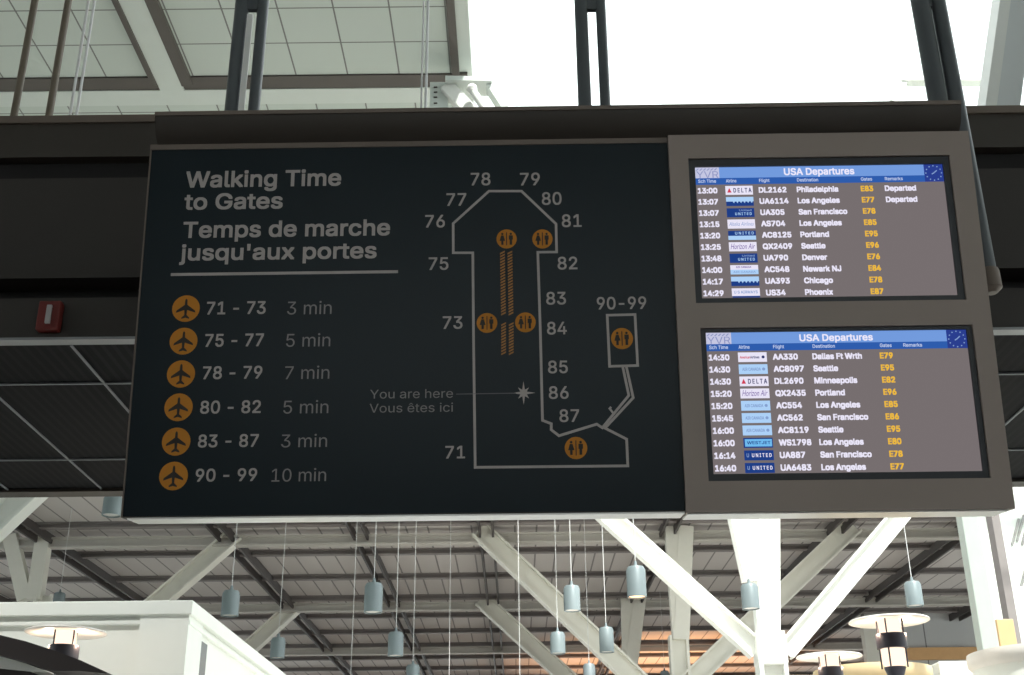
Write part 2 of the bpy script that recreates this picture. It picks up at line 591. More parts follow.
# far roof: deck, purlins, dark channel beams along the hall, pale cross beams
struct(MB().box(-32, 26, 27.0, 81.9, ZC, ZC + .35).build('ceiling.004', M['deck'], loc=(0, 0, ZC)))
h_ = ZC - EYE
for k in range(15):
    y = h_ * (3.76 + 0.4 * k)
    struct(MB().beam((-32, y, ZC - .085), (26, y, ZC - .085), .17, .20, .04, .05).build('roof_purlin', M['purlin']))
for x in (-17.5, -12.9, -7.9, -4.2, -0.75, 4.2, 8.8, 12.4, 16.6):
    b = MB()
    b.solid((x - .18, 27.2, ZC - .21), (x - .18, 81, ZC - .21), .06, .24, up=(0, 0, 1))
    b.solid((x + .18, 27.2, ZC - .21), (x + .18, 81, ZC - .21), .06, .24, up=(0, 0, 1))
    struct(b.build('roof_beam', M['darkbeam']))
for y in (32.6, 42.2, 51.8, 61.4):
    struct(MB().beam((-32, y, ZC - .31), (26, y, ZC - .31), .28, .30, .05, .1).build('cross_beam', M['beamcream']))

# right glazed front and grey far wall
w1 = thing('window_1', (16, 24.4, 0), None, None, kind='structure')
g = MB()
gx0 = atY(1001, 560, 24.4).x
for k in range(6):
    g.box(gx0 + 3 * k, gx0 + 3 * k + .09, 24.3, 24.5, 0, ZC)
for z in (0.05, 3.0, 6.5, 9.9):
    g.box(gx0, 26, 24.32, 24.48, z - .05, z + .05)
g.build('window_frame', M['white_steel'], w1)
MB().box(gx0, 26, 24.39, 24.41, 0, ZC).build('pane', M['glass'], w1)
fc = thing('glare_wall', (16, 25.6, 0), 'white louvred wall added behind the glazing for glare at the right edge', 'glare_wall', kind='structure')
MB().box(gx0 - .1, 26, 25.6, 26.2, 0, ZC).build('white_face', M['white_steel'], fc)  # added white backing so the glazing reads as blown-out glare
lv = MB()
for (xa, ya) in ((1012, 545), (1017, 541), (1022, 545), (1027, 545), (1020, 590), (1026, 588)):
    pa_, pb_ = atY(xa, ya, 25.58), atY(xa + 7, ya - 26, 25.58)
    lv.solid(pa_, pb_, .05, .05)
lv.build('louvre', M['purlin'], fc)
# the outside beyond the glazed front: the far hall ends short of it
wr = MB()
p0, p1 = atY(861, 600, 46), atY(1010, 600, 46)
wr.box(p0.x, 26, 46, 46.3, 0, ZC)
struct(wr.build('wall_right.001', M['wallgrey'], loc=(p0.x, 46, 0)))
pb0, pb1 = atY(905, 660, 45.9), atY(982, 647, 45.9)
struct(MB().box(pb0.x, pb1.x, 45.85, 46.02, pb0.z, pb1.z).build('trim_8', M['lit_band']))  # orange light on this wall strip put into its colour
for px in (865, 882):
    p = atY(px, 600, 45.8)
    struct(MB().box(p.x - .25, p.x + .25, 45.6, 46.02, 0, ZC - .3).build('trim_9', M['cream']))

# ---------------------------------------------------------------- bulkhead behind the sign
YB = 4.9
zz = lambda py, Y=YB: atY(60, py, Y).z
bk = thing('bulkhead', (0, YB, zz(340)), 'dark brown ceiling bulkhead with black slatted soffit behind the sign', 'bulkhead', kind='structure')
XL, XR = -9.0, 8.0
YF = atZ(60, 494, zz(340)).y
zt = zz(117)
MB().box(XL, XR, YB, YB + .25, zz(157), zt - .02).build('upper_band', M['brown'], bk)
MB().box(XL, XR, YB - .015, YB + .3, zz(124), zt).build('top_lip', M['brown_lip'], bk)
MB().box(XL, XR, YB + .06, YB + .25, zz(176), zz(157)).build('recessed_groove', M['groove'], bk)
MB().box(XL, XR, YB + .02, YB + .25, zz(276), zz(176)).build('fascia_panel', M['fascia'], bk)
MB().box(XL, XR, YB + .16, YB + .25, zz(298), zz(276)).build('recessed_groove', M['groove'], bk)
MB().box(XL, XR, YB, YB + .25, zz(337), zz(298)).build('lower_band', M['fascia'], bk)
MB().box(XL, XR, YB - .01, YB + .05, zz(340.6), zz(338)).build('edge_trim', M['trim'], bk)
zs = zz(340)
MB().box(XL, XR, YB + .05, YF, zs, zs + .05).build('slatted_soffit', M['slats'], bk)
MB().box(XL, XR, YF - .12, YF, zs - .02, zt - .5).build('rear_face', M['brown'], bk)
MB().box(XL, XR, YB + .2, YF - .1, zt - .1, zt - .02).build('top_board', M['brown'], bk)
for py in (383, 459):
    y = atZ(60, py, zs).y
    MB().box(XL, XR, y - .006, y + .006, zs - .008, zs + .01).build('soffit_rail', M['trail'], bk)
x0 = atZ(47.5, 440, zs).x
x1 = atZ(99, 376.5, zs).x
step = x1 - x0
for k in range(-9, 14):
    x = x0 + step * k
    if XL < x < XR:
        MB().box(x - .0048, x + .0048, YB + .05, YF - .12, zs - .008, zs + .01).build('soffit_rail', M['trail'], bk)

# red alarm box
pA, pB = atY(36, 331, YB - .03), atY(63, 302, YB - .03)
cx_ = (pA.x + pB.x) / 2
al = thing('alarm_box', (cx_, YB, pA.z), 'small red alarm box with pale upright lens on dark bulkhead left of sign', 'alarm')
MB().box(pA.x, pB.x, YB - .05, YB - .001, pA.z, pB.z).build('housing', M['red'], al, bevel=.008)
qa, qb = atY(44.5, 323.5, YB - .06), atY(52.5, 305, YB - .06)
ln = MB().box(qa.x, qb.x, YB - .068, YB - .052, qa.z, qb.z).build('lens', M['lens'], al, bevel=.004)
ln['label'] = 'pale frosted lens'

# ====================================================================== SIGN: map panel
uL = -SW / 2
uP = on(667.5, 141)[0]                       # right end of the map panel
vT, vB = on(400, 141.5)[1], on(400, 514.5)[1]
sg = thing('wayfinding_sign', MS, 'large dark teal airport sign with walking times and terminal map', 'sign')
f0_ = on(668, 136, .022)[0]
hb = MB()
sbox(hb, uL, f0_ - .003, vB, vT, -.075, -.002)
hb.build('housing', M['brown'], sg)
MB().box(uL + .006, f0_ - .001, vB + .004, vT - .022, -.002, 0, MS).build('sign_face', M['panel'], sg)
tl = MB()
sbox(tl, uL, f0_ - .001, vT - .022, vT, -.002, .004)
sbox(tl, uL, uL + .005, vB, vT - .022, -.002, .003)
tl.build('edge_trim', M['brown_lip'], sg)
MB().box(uL + .02, f0_ - .003, vB - .006, vB + .002, -.135, -.004, MS).build('underside_tray', M['silver'], sg)

INK = .0012


def sign_text(parent, name, items, mt, font=HELV, off=0.0):
    mb = MB()
    for s, xa, xb, yb, cap in items:
        u0, v0 = on(xa, yb)
        u1 = on(xb, yb)[0]
        xm = (xa + xb) / 2
        v = on(xm, yb)[1]
        ch_ = on(xm, yb - cap)[1] - v
        put_text(mb, s, u0, u1, v, ch_, INK, font, off, sl)
    return mb.build(name, mt, parent)


for tx_, xa, xb, yb, cp in (("Walking Time", 185.5, 341, 186.8, 16.3), ("to Gates", 184, 282.5, 209.3, 16),
                            ("Temps de marche", 182.8, 390, 236.8, 16.2), ("jusqu'aux portes", 179.5, 376.5, 259.6, 16)):
    sign_text(sg, 'heading_text', [(tx_, xa, xb, yb, cp)], M['ink'], off=.034)
rl = MB()
ua, va = on(171, 273.2); ub, vb = on(398, 273.2)
sbox(rl, ua, ub, (va + vb) / 2 - .0055, (va + vb) / 2 + .0055, .0003, INK)
rl.build('dividing_rule', M['ink'], sg)

rows = [("71 - 73", 206.5, 265.5, "3 min", 287, 331.5, 314.3, (186, 308.6)),
        ("75 - 77", 204.8, 263.5, "5 min", 286, 330.2, 346.6, (183.6, 341.2)),
        ("78 - 79", 202.5, 262, "7 min", 284.8, 329.3, 379, (181, 374)),
        ("80 - 82", 200, 260.6, "5 min", 283.2, 328.3, 413.4, (178.6, 407.3)),
        ("83 - 87", 197.8, 258.4, "3 min", 281, 327, 447.2, (176.2, 441.6)),
        ("90 - 99", 195.4, 256.8, "10 min", 271.5, 326, 481.4, (173.6, 476))]


def disc(mb, u, v, r, w0, w1, n=32):
    return mb.prism([(u + r * math.cos(2 * math.pi * k / n), v + r * math.sin(2 * math.pi * k / n)) for k in range(n)], w0, w1, sl)


PLANE_HALF = [(0, 1.0), (.10, .86), (.12, .40), (.86, -.16), (.90, -.36), (.13, -.10), (.10, -.58), (.36, -.82), (.36, -.95), (0, -.84)]


def airplane(u, v, s):
    pts = PLANE_HALF + [(-x, y) for x, y in PLANE_HALF[::-1][1:-1]]
    return [(u + x * s, v + y * s) for x, y in pts]


pxm = SW / 855.0
for (g_, a, b, m_, c, d, yb, ic) in rows:
    sign_text(sg, 'gate_range_text', [(g_, a, b, yb, 12.8)], M['ink'], off=.024)
    sign_text(sg, 'minutes_text', [(m_, c, d, yb, 12.8)], M['ink_dim'], off=.0)
    u, v = on(*ic)
    dk = MB(); disc(dk, u, v, 14.0 * pxm, .0003, INK)
    do = dk.build('airplane_icon', M['orange'], sg)
    do['label'] = 'amber disc with black airplane'
    MB().prism(airplane(u, v - .002, 11.0 * pxm), INK + .0002, INK + .0008, sl).build('airplane_pictogram', M['glyph'], do)

# terminal outline
LW = 2.6 * pxm


def polyline(mb, pts, w=LW, closed=False, px=True):
    P = [Vector(on(*p)) for p in pts] if px else [Vector(p) for p in pts]
    n = len(P)
    segs = n if closed else n - 1
    L, R = [], []
    for i in range(n):
        if closed or 0 < i < n - 1:
            d0 = (P[i] - P[i - 1]).normalized(); d1 = (P[(i + 1) % n] - P[i]).normalized()
        elif i == 0:
            d0 = d1 = (P[1] - P[0]).normalized()
        else:
            d0 = d1 = (P[-1] - P[-2]).normalized()
        n0 = Vector((-d0.y, d0.x)); n1 = Vector((-d1.y, d1.x))
        mt = (n0 + n1).normalized()
        k = w / 2 / max(.4, mt.dot(n0))
        L.append(P[i] + mt * k); R.append(P[i] - mt * k)
    vs = [sl(p.x, p.y, INK) for p in L + R]
    fs = []
    for i in range(segs):
        j = (i + 1) % n
        fs.append((i, j, n + j, n + i))
    mb.add(vs, fs)
    return mb


tm = MB()
polyline(tm, [(622.6, 366.2), (628.8, 395.5), (602.3, 427.8), (596.8, 424.2), (559, 435.8), (551.2, 429.8), (551.3, 423.8), (542.5, 420.4),
              (540.3, 330), (537.8, 252.3), (556.6, 252.1), (556, 224), (521.5, 191.2), (489, 191.2), (453.2, 223.6), (453.3, 252.9), (472.8, 252.9),
              (473.6, 340), (475.2, 467.4), (627.8, 465.9), (626.6, 439.2), (605, 428.2), (633.2, 397.8), (626.2, 366.2)])
polyline(tm, [(607.2, 315.3), (635, 314.6), (637.6, 365.6), (609.6, 366.4)], closed=True)
polyline(tm, [(613.5, 413.6), (609.6, 408.6), (611.2, 407.0)], w=LW * .8)
tm.build('terminal_outline', M['ink'], sg)

nums = [("78", 480.6, 179.2), ("79", 530, 179.2), ("77", 456.3, 199.6), ("80", 551.8, 198.6), ("76", 435, 221.3), ("81", 571.8, 220.8),
        ("75", 438.5, 263.7), ("82", 567.6, 263.2), ("83", 556.2, 298.3), ("73", 452.6, 322.6), ("84", 557, 328.2), ("85", 558, 367),
        ("86", 558.8, 392.6), ("87", 569.4, 415.7), ("71", 455.2, 452.2)]
for s, x, y in nums:
    sign_text(sg, 'gate_number', [(s, x - 9.9, x + 9.9, y + 6.3, 12.6)], M['ink'], off=.020)
sign_text(sg, 'gate_number', [("90-99", 597, 646.5, 309.3, 12.4)], M['ink'], off=.020)
sign_text(sg, 'location_text', [("You are here", 370, 453, 398.2, 8.8)], M['ink_dim'])
sign_text(sg, 'location_text', [("Vous êtes ici", 369.5, 453, 412.2, 8.8)], M['ink_dim'])
pl_ = MB(); polyline(pl_, [(456, 394.2), (516, 393.2)], w=.0035)
pl_.build('pointer_line', M['ink_faint'], sg)
st = MB()
u, v = on(523.6, 393)
sp_ = []
for k in range(16):
    r = (11.5 if k % 4 == 0 else (7.6 if k % 2 == 0 else 3.4)) * pxm
    t = math.pi / 2 + k * math.pi / 8
    sp_.append((u + r * math.cos(t), v + r * math.sin(t) * 1.04))
st.prism(sp_, .0003, INK, sl)
st.build('location_star', M['ink'], sg)

# moving walkways drawn as slanted ticks
for x, y0, y1 in ((502.4, 251.5, 316.5), (509.9, 251.5, 316.5), (503.6, 323, 355.5), (511.2, 323, 355.5)):
    wk = MB()
    n = int((y1 - y0) / 2.9)
    for k in range(n):
        y = y0 + 2.9 * k
        xo = 1.2 * (y - 252) / 66 if y1 < 320 else 0
        u0, v0 = on(x - 2.4 + xo, y + 2.4); u1, v1 = on(x + 2.4 + xo, y)
        t_ = .0032
        wk.prism([(u0, v0 - t_), (u1, v1 - t_), (u1, v1 + t_), (u0, v0 + t_)], .0003, INK, sl)
    wk.build('moving_walkway_mark', M['rope'], sg)

for x, y, r in ((506.6, 239, 10.4), (542.4, 239, 10.4), (487, 323, 10.4), (525.4, 322.4, 10.4), (622, 338.6, 11), (576, 448, 11)):
    u, v = on(x, y)
    R_ = r * pxm
    dk = MB(); disc(dk, u, v, R_, .0003, INK)
    do = dk.build('restroom_icon', M['orange'], sg)
    do['label'] = 'amber disc with two dark figures'
    gl = MB()
    for sx, kind in ((-.42, 'w'), (.42, 'm')):
        cxu = u + sx * R_
        disc(gl, cxu, v + .52 * R_, .12 * R_, INK + .0002, INK + .0008, 10)
        if kind == 'm':
            body = [(-.2, .36), (.2, .36), (.2, -.08), (.12, -.08), (.12, -.62), (-.12, -.62), (-.12, -.08), (-.2, -.08)]
        else:
            body = [(-.12, .36), (.12, .36), (.28, -.2), (.11, -.2), (.11, -.62), (-.11, -.62), (-.11, -.2), (-.28, -.2)]
        gl.prism([(cxu + a * R_, v + b * R_) for a, b in body], INK + .0002, INK + .0008, sl)
    gl.prism([(u + a * R_, v + b * R_) for a, b in ((-.045, .68), (.045, .68), (.045, -.68), (-.045, -.68))], INK + .0002, INK + .0008, sl)
    gl.build('restroom_pictogram', M['glyph'], do)

# ====================================================================== monitor housing
WF = .022
f0 = on(668, 136, WF)[0]; f1 = SW / 2 + .004
ft = on(815, 133, WF)[1]; fbm = on(850, 510.5, WF)[1]


def rect(tl, tr, br, bl, w):
    a, b, c, d = (on(*p, w) for p in (tl, tr, br, bl))
    return (a[0] + d[0]) / 2, (b[0] + c[0]) / 2, (c[1] + d[1]) / 2, (a[1] + b[1]) / 2


b1 = rect((688, 158.5), (949.5, 154.6), (966.5, 299), (696.3, 303.6), WF)
b2 = rect((699, 328), (972.3, 324.4), (991.3, 477.3), (710, 481.8), WF)
hs = thing('monitor_housing', MS @ Matrix.Translation(((f0 + f1) / 2, fbm, 0)), 'taupe metal housing framing two departure screens right of the map', 'housing')
fr = MB()
sbox(fr, f0, f1, b1[3], ft, -.08, WF)
sbox(fr, f0, f1, fbm, b2[2], -.08, WF)
sbox(fr, f0, b1[0], b1[2], b1[3], -.08, WF)
sbox(fr, b1[1], f1, b1[2], b1[3], -.08, WF)
sbox(fr, f0, f1, b2[3], b1[2], -.08, WF)
sbox(fr, f0, b2[0], b2[2], b2[3], -.08, WF)
sbox(fr, b2[1], f1, b2[2], b2[3], -.08, WF)
fr.build('front_frame', M['frame'], hs)
MB().box(f0 + .01, f1 - .01, fbm + .01, ft - .01, -.085, -.078, MS).build('back_plate', M['brown'], hs)
MB().box(f0 + .005, f1 - .02, fbm - .006, fbm + .002, -.135, .008, MS).build('underside_tray', M['silver'], hs)
MB().box(f1 - .002, f1 + .004, fbm + .01, ft - .02, -.08, .01, MS).build('side_cheek', M['brown'], hs)


def logo(scr, u0, u1, v0, v1, kind, w):
    """little airline badge: tile with the airline's wording"""
    mb = MB()
    mats = [M['s_tile'], M['s_ltblue'], M['s_navy'], M['s_ink'], M['s_red'], M['s_violet'], M['s_white'], M['s_cyan'], M['s_mid']]
    W_, H_ = u1 - u0, v1 - v0
    wt = w + .0005

    def R(a, b, c, d, mi, ww=w):
        mb.quad([sl(u0 + a * W_, v0 + c * H_, ww), sl(u0 + b * W_, v0 + c * H_, ww), sl(u0 + b * W_, v0 + d * H_, ww), sl(u0 + a * W_, v0 + d * H_, ww)], mi)

    def T(s, a, b, y, cap, mi, font=HELV, off=0.03, shear=0.0):
        put_text(mb, s, u0 + a * W_, u0 + b * W_, v0 + y * H_, cap * H_, wt, font, off, sl, mi, shear)
    if kind == 'delta':
        R(0, 1, 0, 1, 0)
        mb.quad([sl(u0 + .06 * W_, v0 + .25 * H_, wt), sl(u0 + .22 * W_, v0 + .25 * H_, wt), sl(u0 + .14 * W_, v0 + .78 * H_, wt)], 4)
        T('D E L T A', .29, .95, .25, .5, 3)
    elif kind == 'air_canada':
        R(0, 1, 0, 1, 1)
        T('AIR CANADA', .12, .76, .34, .32, 8)
        mb.prism([(u0 + .86 * W_ + .055 * W_ * math.cos(t * .6283), v0 + .5 * H_ + .055 * W_ * math.sin(t * .6283)) for t in range(10)], wt, wt + .0002, sl, 8)
    elif kind == 'air_canada_two':
        R(0, 1, .5, 1, 0); R(0, 1, 0, .5, 1)
        T('AIR CANADA', .2, .75, .68, .2, 5)
        T('AIR CANADA', .1, .9, .15, .2, 8)
    elif kind == 'american':
        R(0, 1, 0, 1, 0)
        T('American', .06, .42, .36, .26, 4); T('Airlines', .42, .74, .36, .26, 3)
        mb.prism([(u0 + .87 * W_ + .055 * W_ * math.cos(t * .6283), v0 + .5 * H_ + .055 * W_ * math.sin(t * .6283)) for t in range(10)], wt, wt + .0002, sl, 3)
    elif kind == 'horizon':
        R(0, 1, 0, 1, 0); T('Horizon Air', .06, .94, .24, .6, 5, None, .0, .35)
    elif kind == 'alaska':
        R(0, 1, 0, 1, 0); T('Alaska Airlines', .05, .95, .3, .42, 8, None, .0, .3)
    elif kind == 'united':
        R(0, 1, 0, 1, 2); T('U N I T E D', .26, .93, .32, .38, 6)
        T('U', .08, .16, .32, .38, 8)
    elif kind == 'united_small':
        R(0, 1, 0, 1, 2); T('U N I T E D', .3, .9, .22, .3, 1); T('United', .45, .9, .66, .2, 8)
    elif kind == 'united_half':
        R(0, 1, 0, .45, 1); R(0, 1, .45, 1, 2); T('U N I T E D', .25, .93, .58, .3, 1)
    elif kind == 'wave':
        R(0, 1, .5, 1, 1); R(0, 1, 0, .5, 2)
        for k in range(6):
            a = .22 + k * .13
            mb.quad([sl(u0 + a * W_, v0 + .62 * H_, wt), sl(u0 + (a + .12) * W_, v0 + .62 * H_, wt), sl(u0 + (a + .06) * W_, v0 + .3 * H_, wt)], 1)
    elif kind == 'westjet':
        R(0, 1, 0, 1, 2); R(.05, .97, .13, .87, 7, w + .0002); T('WESTJET', .12, .92, .36, .3, 2)
    elif kind == 'us_airways':
        R(0, 1, .18, 1, 0); R(.02, 1, 0, .18, 2); T('U S AIRWAYS', .08, .92, .44, .3, 8)
    return mb.build('airline_logo', mats, scr)


def monitor(bz, scr_px, head_px, cols, row_y, rows_, label, title, which):
    u0, u1, v0, v1 = bz
    ws = .004
    s0, s1, t0, t1 = rect(*scr_px, ws)
    root = thing('departure_monitor', MS @ Matrix.Translation(((u0 + u1) / 2, v0, 0)), label, 'screen', 'departure screens in the taupe housing')
    e = .0015
    bzl = MB()
    for a, b, c, d in ((u0 + e, s0, v0 + e, v1 - e), (s1, u1 - e, v0 + e, v1 - e), (s0, s1, v0 + e, t0), (s0, s1, t1, v1 - e)):
        sbox(bzl, a, b, c, d, -.07, .013)
    bzl.build('bezel', M['bezel'], root)
    scr = MB(); sbox(scr, s0, s1, t0, t1, -.06, ws)
    scr = scr.build('screen', M['s_bg'], root)
    wa, wb_, wt = ws + .0005, ws + .0009, ws + .0014
    # header
    vh = on(scr_px[0][0] + 10, head_px[0], ws)[1]
    vb_ = on(scr_px[0][0] + 10, head_px[1], ws)[1]

    def flat(a, b, c, d, name, m_, w=wa):
        return MB().quad([sl(a, c, w), sl(b, c, w), sl(b, d, w), sl(a, d, w)]).build(name, m_, scr)
    flat(s0, s1, vh, t1, 'header_bar', M['s_head'])
    flat(s0, s1, vb_, vh, 'column_bar', M['s_bar'])
    Wd = s1 - s0
    # airport badge
    bd = MB()
    bw = .098 * Wd
    bd.quad([sl(s0, vh, wb_), sl(s0 + bw, vh, wb_), sl(s0 + bw, t1, wb_), sl(s0, t1, wb_)])
    put_text(bd, 'YVR', s0 + .06 * bw, s0 + .96 * bw, vh + .02 * (t1 - vh), .62 * (t1 - vh), wt, HELV, 0.0, sl, 1)
    for k in range(6):
        bd.prism([(s0 + (.08 + k * .15) * bw, t1 - .3 * (t1 - vh)), (s0 + (.18 + k * .15) * bw, t1 - .1 * (t1 - vh)), (s0 + (.13 + k * .15) * bw, t1 - .08 * (t1 - vh)), (s0 + (.03 + k * .15) * bw, t1 - .28 * (t1 - vh))], wt, wt + .0001, sl, 1)
    bd.build('airport_badge', [M['s_logo'], M['s_logo_ink']], scr)
    # clock
    ck = MB()
    cw = .076 * Wd
    ck.quad([sl(s1 - cw, vb_, wb_), sl(s1, vb_, wb_), sl(s1, t1, wb_), sl(s1 - cw, t1, wb_)])
    cu_, cv_, rr = s1 - cw * .5, (vb_ + t1) / 2, .42 * (t1 - vb_)
    for k in range(12):
        t = math.pi / 6 * k
        ck.prism([(cu_ + rr * math.cos(t) + .0026 * math.cos(q * math.pi / 4), cv_ + rr * math.sin(t) + .0026 * math.sin(q * math.pi / 4)) for q in range(8)], wb_, wt, sl, 1)
    for t, l in ((.7, .55), (-2.6, .3)):
        d = Vector((math.cos(t), math.sin(t))); nn = Vector((-d.y, d.x)) * .002
        a = Vector((cu_, cv_)); b = a + d * rr * l
        ck.prism([tuple(a + nn), tuple(b + nn), tuple(b - nn), tuple(a - nn)], wb_, wt, sl, 1)
    ck.build('clock_face', [M['s_clock'], M['s_mid']], scr)
    hd = MB()
    ta, tb, ty, tcap = title
    va_ = on((ta + tb) / 2, ty, ws)[1]
    put_text(hd, 'USA Departures', on(ta, ty, ws)[0], on(tb, ty, ws)[0], va_, on((ta + tb) / 2, ty - tcap, ws)[1] - va_, wt, HELV, .04, sl)
    hd.build('title_text', M['s_white'], scr)
    hh = MB()
    U = {k: on(x, y, ws)[0] for k, (x, y) in cols.items()}
    bh = vh - vb_
    for s, k, wd in (('Sch Time', 'time', .072), ('Airline', 'logo', .042), ('Flight', 'flight', .042), ('Destination', 'dest', .085), ('Gates', 'gate', .045), ('Remarks', 'rem', .072)):
        put_text(hh, s, U[k] + .004, U[k] + .004 + wd * Wd, vb_ + .28 * bh, .5 * bh, wt, HELV, .02, sl)
    hh.build('column_heading_text', M['s_soft'], scr)
    # rows
    r0 = on(row_y[0][0], row_y[0][1], ws)[1]; r9 = on(row_y[1][0], row_y[1][1], ws)[1]
    cap = abs(r9 - r0) / 9 * .505
    lw = .110 * Wd
    lh = abs(r9 - r0) / 9 * .80
    KX = 1.0
    for i, (tm_, lg, fl, ds, gt, rm) in enumerate(rows_):
        v = r0 + (r9 - r0) * i / 9
        vb0 = v - cap / 2
        for s, k, nm in ((tm_, 'time', 'departure_time_text'), (fl, 'flight', 'flight_number_text'), (ds, 'dest', 'destination_text'), (rm, 'rem', 'remark_text'), (gt, 'gate', 'gate_code_text')):
            if not s:
                continue
            tx = MB()
            u1_ = None
            if k == 'time':
                u1_ = U[k] + .0795 * Wd
            if k == 'gate':
                u1_ = U[k] + .0500 * Wd
            put_text(tx, s, U[k], u1_, vb0, cap, wt, HELV, .062, sl, xs=KX)
            o = tx.build(nm, M['s_gold' if k == 'gate' else 's_white'], scr)
            if k == 'gate':
                o['label'] = 'golden gate code'
        logo(scr, U['logo'], U['logo'] + lw, v - lh / 2, v + lh / 2, lg, wb_)
    return root


top_rows = [("13:00", 'delta', "DL2162", "Philadelphia", "E83", "Departed"), ("13:07", 'wave', "UA6114", "Los Angeles", "E77", "Departed"),
            ("13:07", 'united_small', "UA305", "San Francisco", "E78", None), ("13:15", 'alaska', "AS704", "Los Angeles", "E85", None),
            ("13:20", 'united_half', "AC8125", "Portland", "E95", None), ("13:25", 'horizon', "QX2409", "Seattle", "E96", None),
            ("13:48", 'united_small', "UA790", "Denver", "E76", None), ("14:00", 'air_canada_two', "AC548", "Newark NJ", "E84", None),
            ("14:17", 'wave', "UA393", "Chicago", "E78", None), ("14:29", 'us_airways', "US34", "Phoenix", "E87", None)]
low_rows = [("14:30", 'american', "AA330", "Dallas Ft Wrth", "E79", None), ("14:30", 'air_canada', "AC8097", "Seattle", "E95", None),
            ("14:30", 'delta', "DL2690", "Minneapolis", "E82", None), ("15:20", 'horizon', "QX2435", "Portland", "E96", None),
            ("15:20", 'air_canada', "AC554", "Los Angeles", "E85", None), ("15:45", 'air_canada', "AC562", "San Francisco", "E86", None),
            ("16:00", 'air_canada', "AC8119", "Seattle", "E95", None), ("16:00", 'westjet', "WS1798", "Los Angeles", "E80", None),
            ("16:14", 'united', "UA887", "San Francisco", "E78", None), ("16:40", 'united', "UA6483", "Los Angeles", "E77", None)]
monitor(b1, ((694.4, 167.8), (941.9, 164.4), (957.6, 296), (702, 298.9)), (178.3, 184.8),
        dict(time=(697.6, 191), logo=(725.4, 190.5), flight=(758.6, 190), dest=(796.6, 189.5), gate=(860.6, 188.6), rem=(884.6, 188.4)),
        ((708, 190.8), (714, 293.4)), top_rows, 'upper departures screen, list starting 13:00 to Philadelphia', (784, 854.5, 174.9, 7.0), 0)
monitor(b2, ((704, 333.4), (964.8, 329.4), (983, 471.3), (714.6, 474.6)), (344.2, 351.2),
        dict(time=(708.6, 357.5), logo=(738, 357.2), flight=(772.6, 357), dest=(812.2, 356.5), gate=(879.6, 355.6), rem=(903, 355)),
        ((719, 357.6), (728, 468.3)), low_rows, 'lower departures screen, list starting 14:30 to Dallas', (799.5, 873, 341, 7.0), 1)

# ====================================================================== cornice above the sign
pc0, pc1 = on(155.5, 110, .06)[0], on(961, 105, .06)[0]
vc = on(560, 107.5, .06)[1]
cn = thing('sign_cornice', MS @ Matrix.Translation((0, vT, 0)), 'dark brown cove cornice running along the top of the sign', 'cornice')
prof = [(.06, vc), (.06, vc - .022)]
for k in range(1, 9):
    t = k / 8 * math.pi / 2
    prof.append((.055 - .125 * (1 - math.cos(t)), vc - .026 - (vc - .026 - vT + .02) * math.sin(t)))
prof += [(-.16, vT - .02), (-.16, vc)]
cb = MB()
cb.prism(prof, pc0, pc1, lambda w, v, t: sl(t, v, w))
cb.build('cove', M['brown'], cn, smooth=True)
MB().box(pc0, pc1, vc - .012, vc + .004, .056, .066, MS).build('top_lip', M['brown_lip'], cn)

# ---------------------------------------------------------------- twin posts
post_spec = [((232, 108), (254, 108), .060, 'dark twin tube post rising from the sign above Walking Time heading'),
             ((585, 108), (605.5, 108), .056, 'dark twin tube post standing against the bright skylight, middle one of three'),
             ((938.5, 105), (957, 105), .078, 'dark twin tube post rising from the right end of the sign')]
YP = 4.22
for i, (a, b, wd, lab) in enumerate(post_spec):
    pa, pb = atY(*a, YP), atY(*b, YP)
    zb = pa.z - .30 if i < 2 else atY(990, 284, YP).z
    root = thing('hanging_post', ((pa.x + pb.x) / 2, YP, zb), lab, 'post', 'posts carrying the sign')
    for k, (p, zlow) in enumerate(((pa, pa.z - .3), (pb, zb))):
        t = MB()
        w2_ = wd / 2 - (.006 if k else 0)
        t.lathe((p.x, YP, 0), [(w2_, zlow), (w2_, ZC)], 20)
        t.build('tube', M['post'], root, smooth=True)
    MB().box(pa.x, pb.x, YP - .012, YP + .012, pa.z + .50, pa.z + .80).build('connecting_plate', M['post'], root)
    if i == 0:
        mb_ = MB().box((pa.x + pb.x) / 2 - .012, (pa.x + pb.x) / 2 + .012, YP - .03, YP - .02, pa.z - .2, pa.z + .46)
        mb_.build('bright_track', M['silver'], root)
    if i == 2:
        MB().lathe((pb.x, YP, 0), [(.02, zb - .04), (.042, zb - .02), (.042, zb + .05), (wd / 2, zb + .06)], 18).build('rounded_foot', M['brown_lip'], root, smooth=True)

# ---------------------------------------------------------------- rods and cables at top left
for px, lab in ((14, 'thin brown suspension rod at far left, left one of the pair'), (49, 'thin brown suspension rod, right one of the pair at upper left')):
    p = atY(px, 115.5, 5.2)
    root = thing('suspension_rod', (p.x, 5.2, zt - .02), lab, 'rod', 'brown rods above the bulkhead')
    MB().tube((p.x, 5.2, zt - .02), (p.x, 5.2, ZC), .019, 12).build('rod', M['rod'], root, smooth=True)
    MB().lathe((p.x, 5.2, 0), [(.045, zt - .02), (.045, zt + .012), (.022, zt + .02)], 16).build('base_collar', M['rod'], root, smooth=True)
for px, lab, r in ((70.5, 'bright white cable at upper left, left one of the pair', .0075), (77, 'bright white cable at upper left, right one of the pair', .0075),
                   (421, 'thin pinkish white cable against the ceiling tiles left of skylight', .005), (425.5, 'bright white cable against the ceiling tiles left of skylight', .0075)):
    p = atY(px, 112, 5.3)
    tag(MB().tube((p.x, 5.3, zt - .02), (p.x, 5.3, ZC), r, 8).build('hanging_cable', M['white_cable'], None, smooth=True), lab, 'cable', 'white cables above the bulkhead')

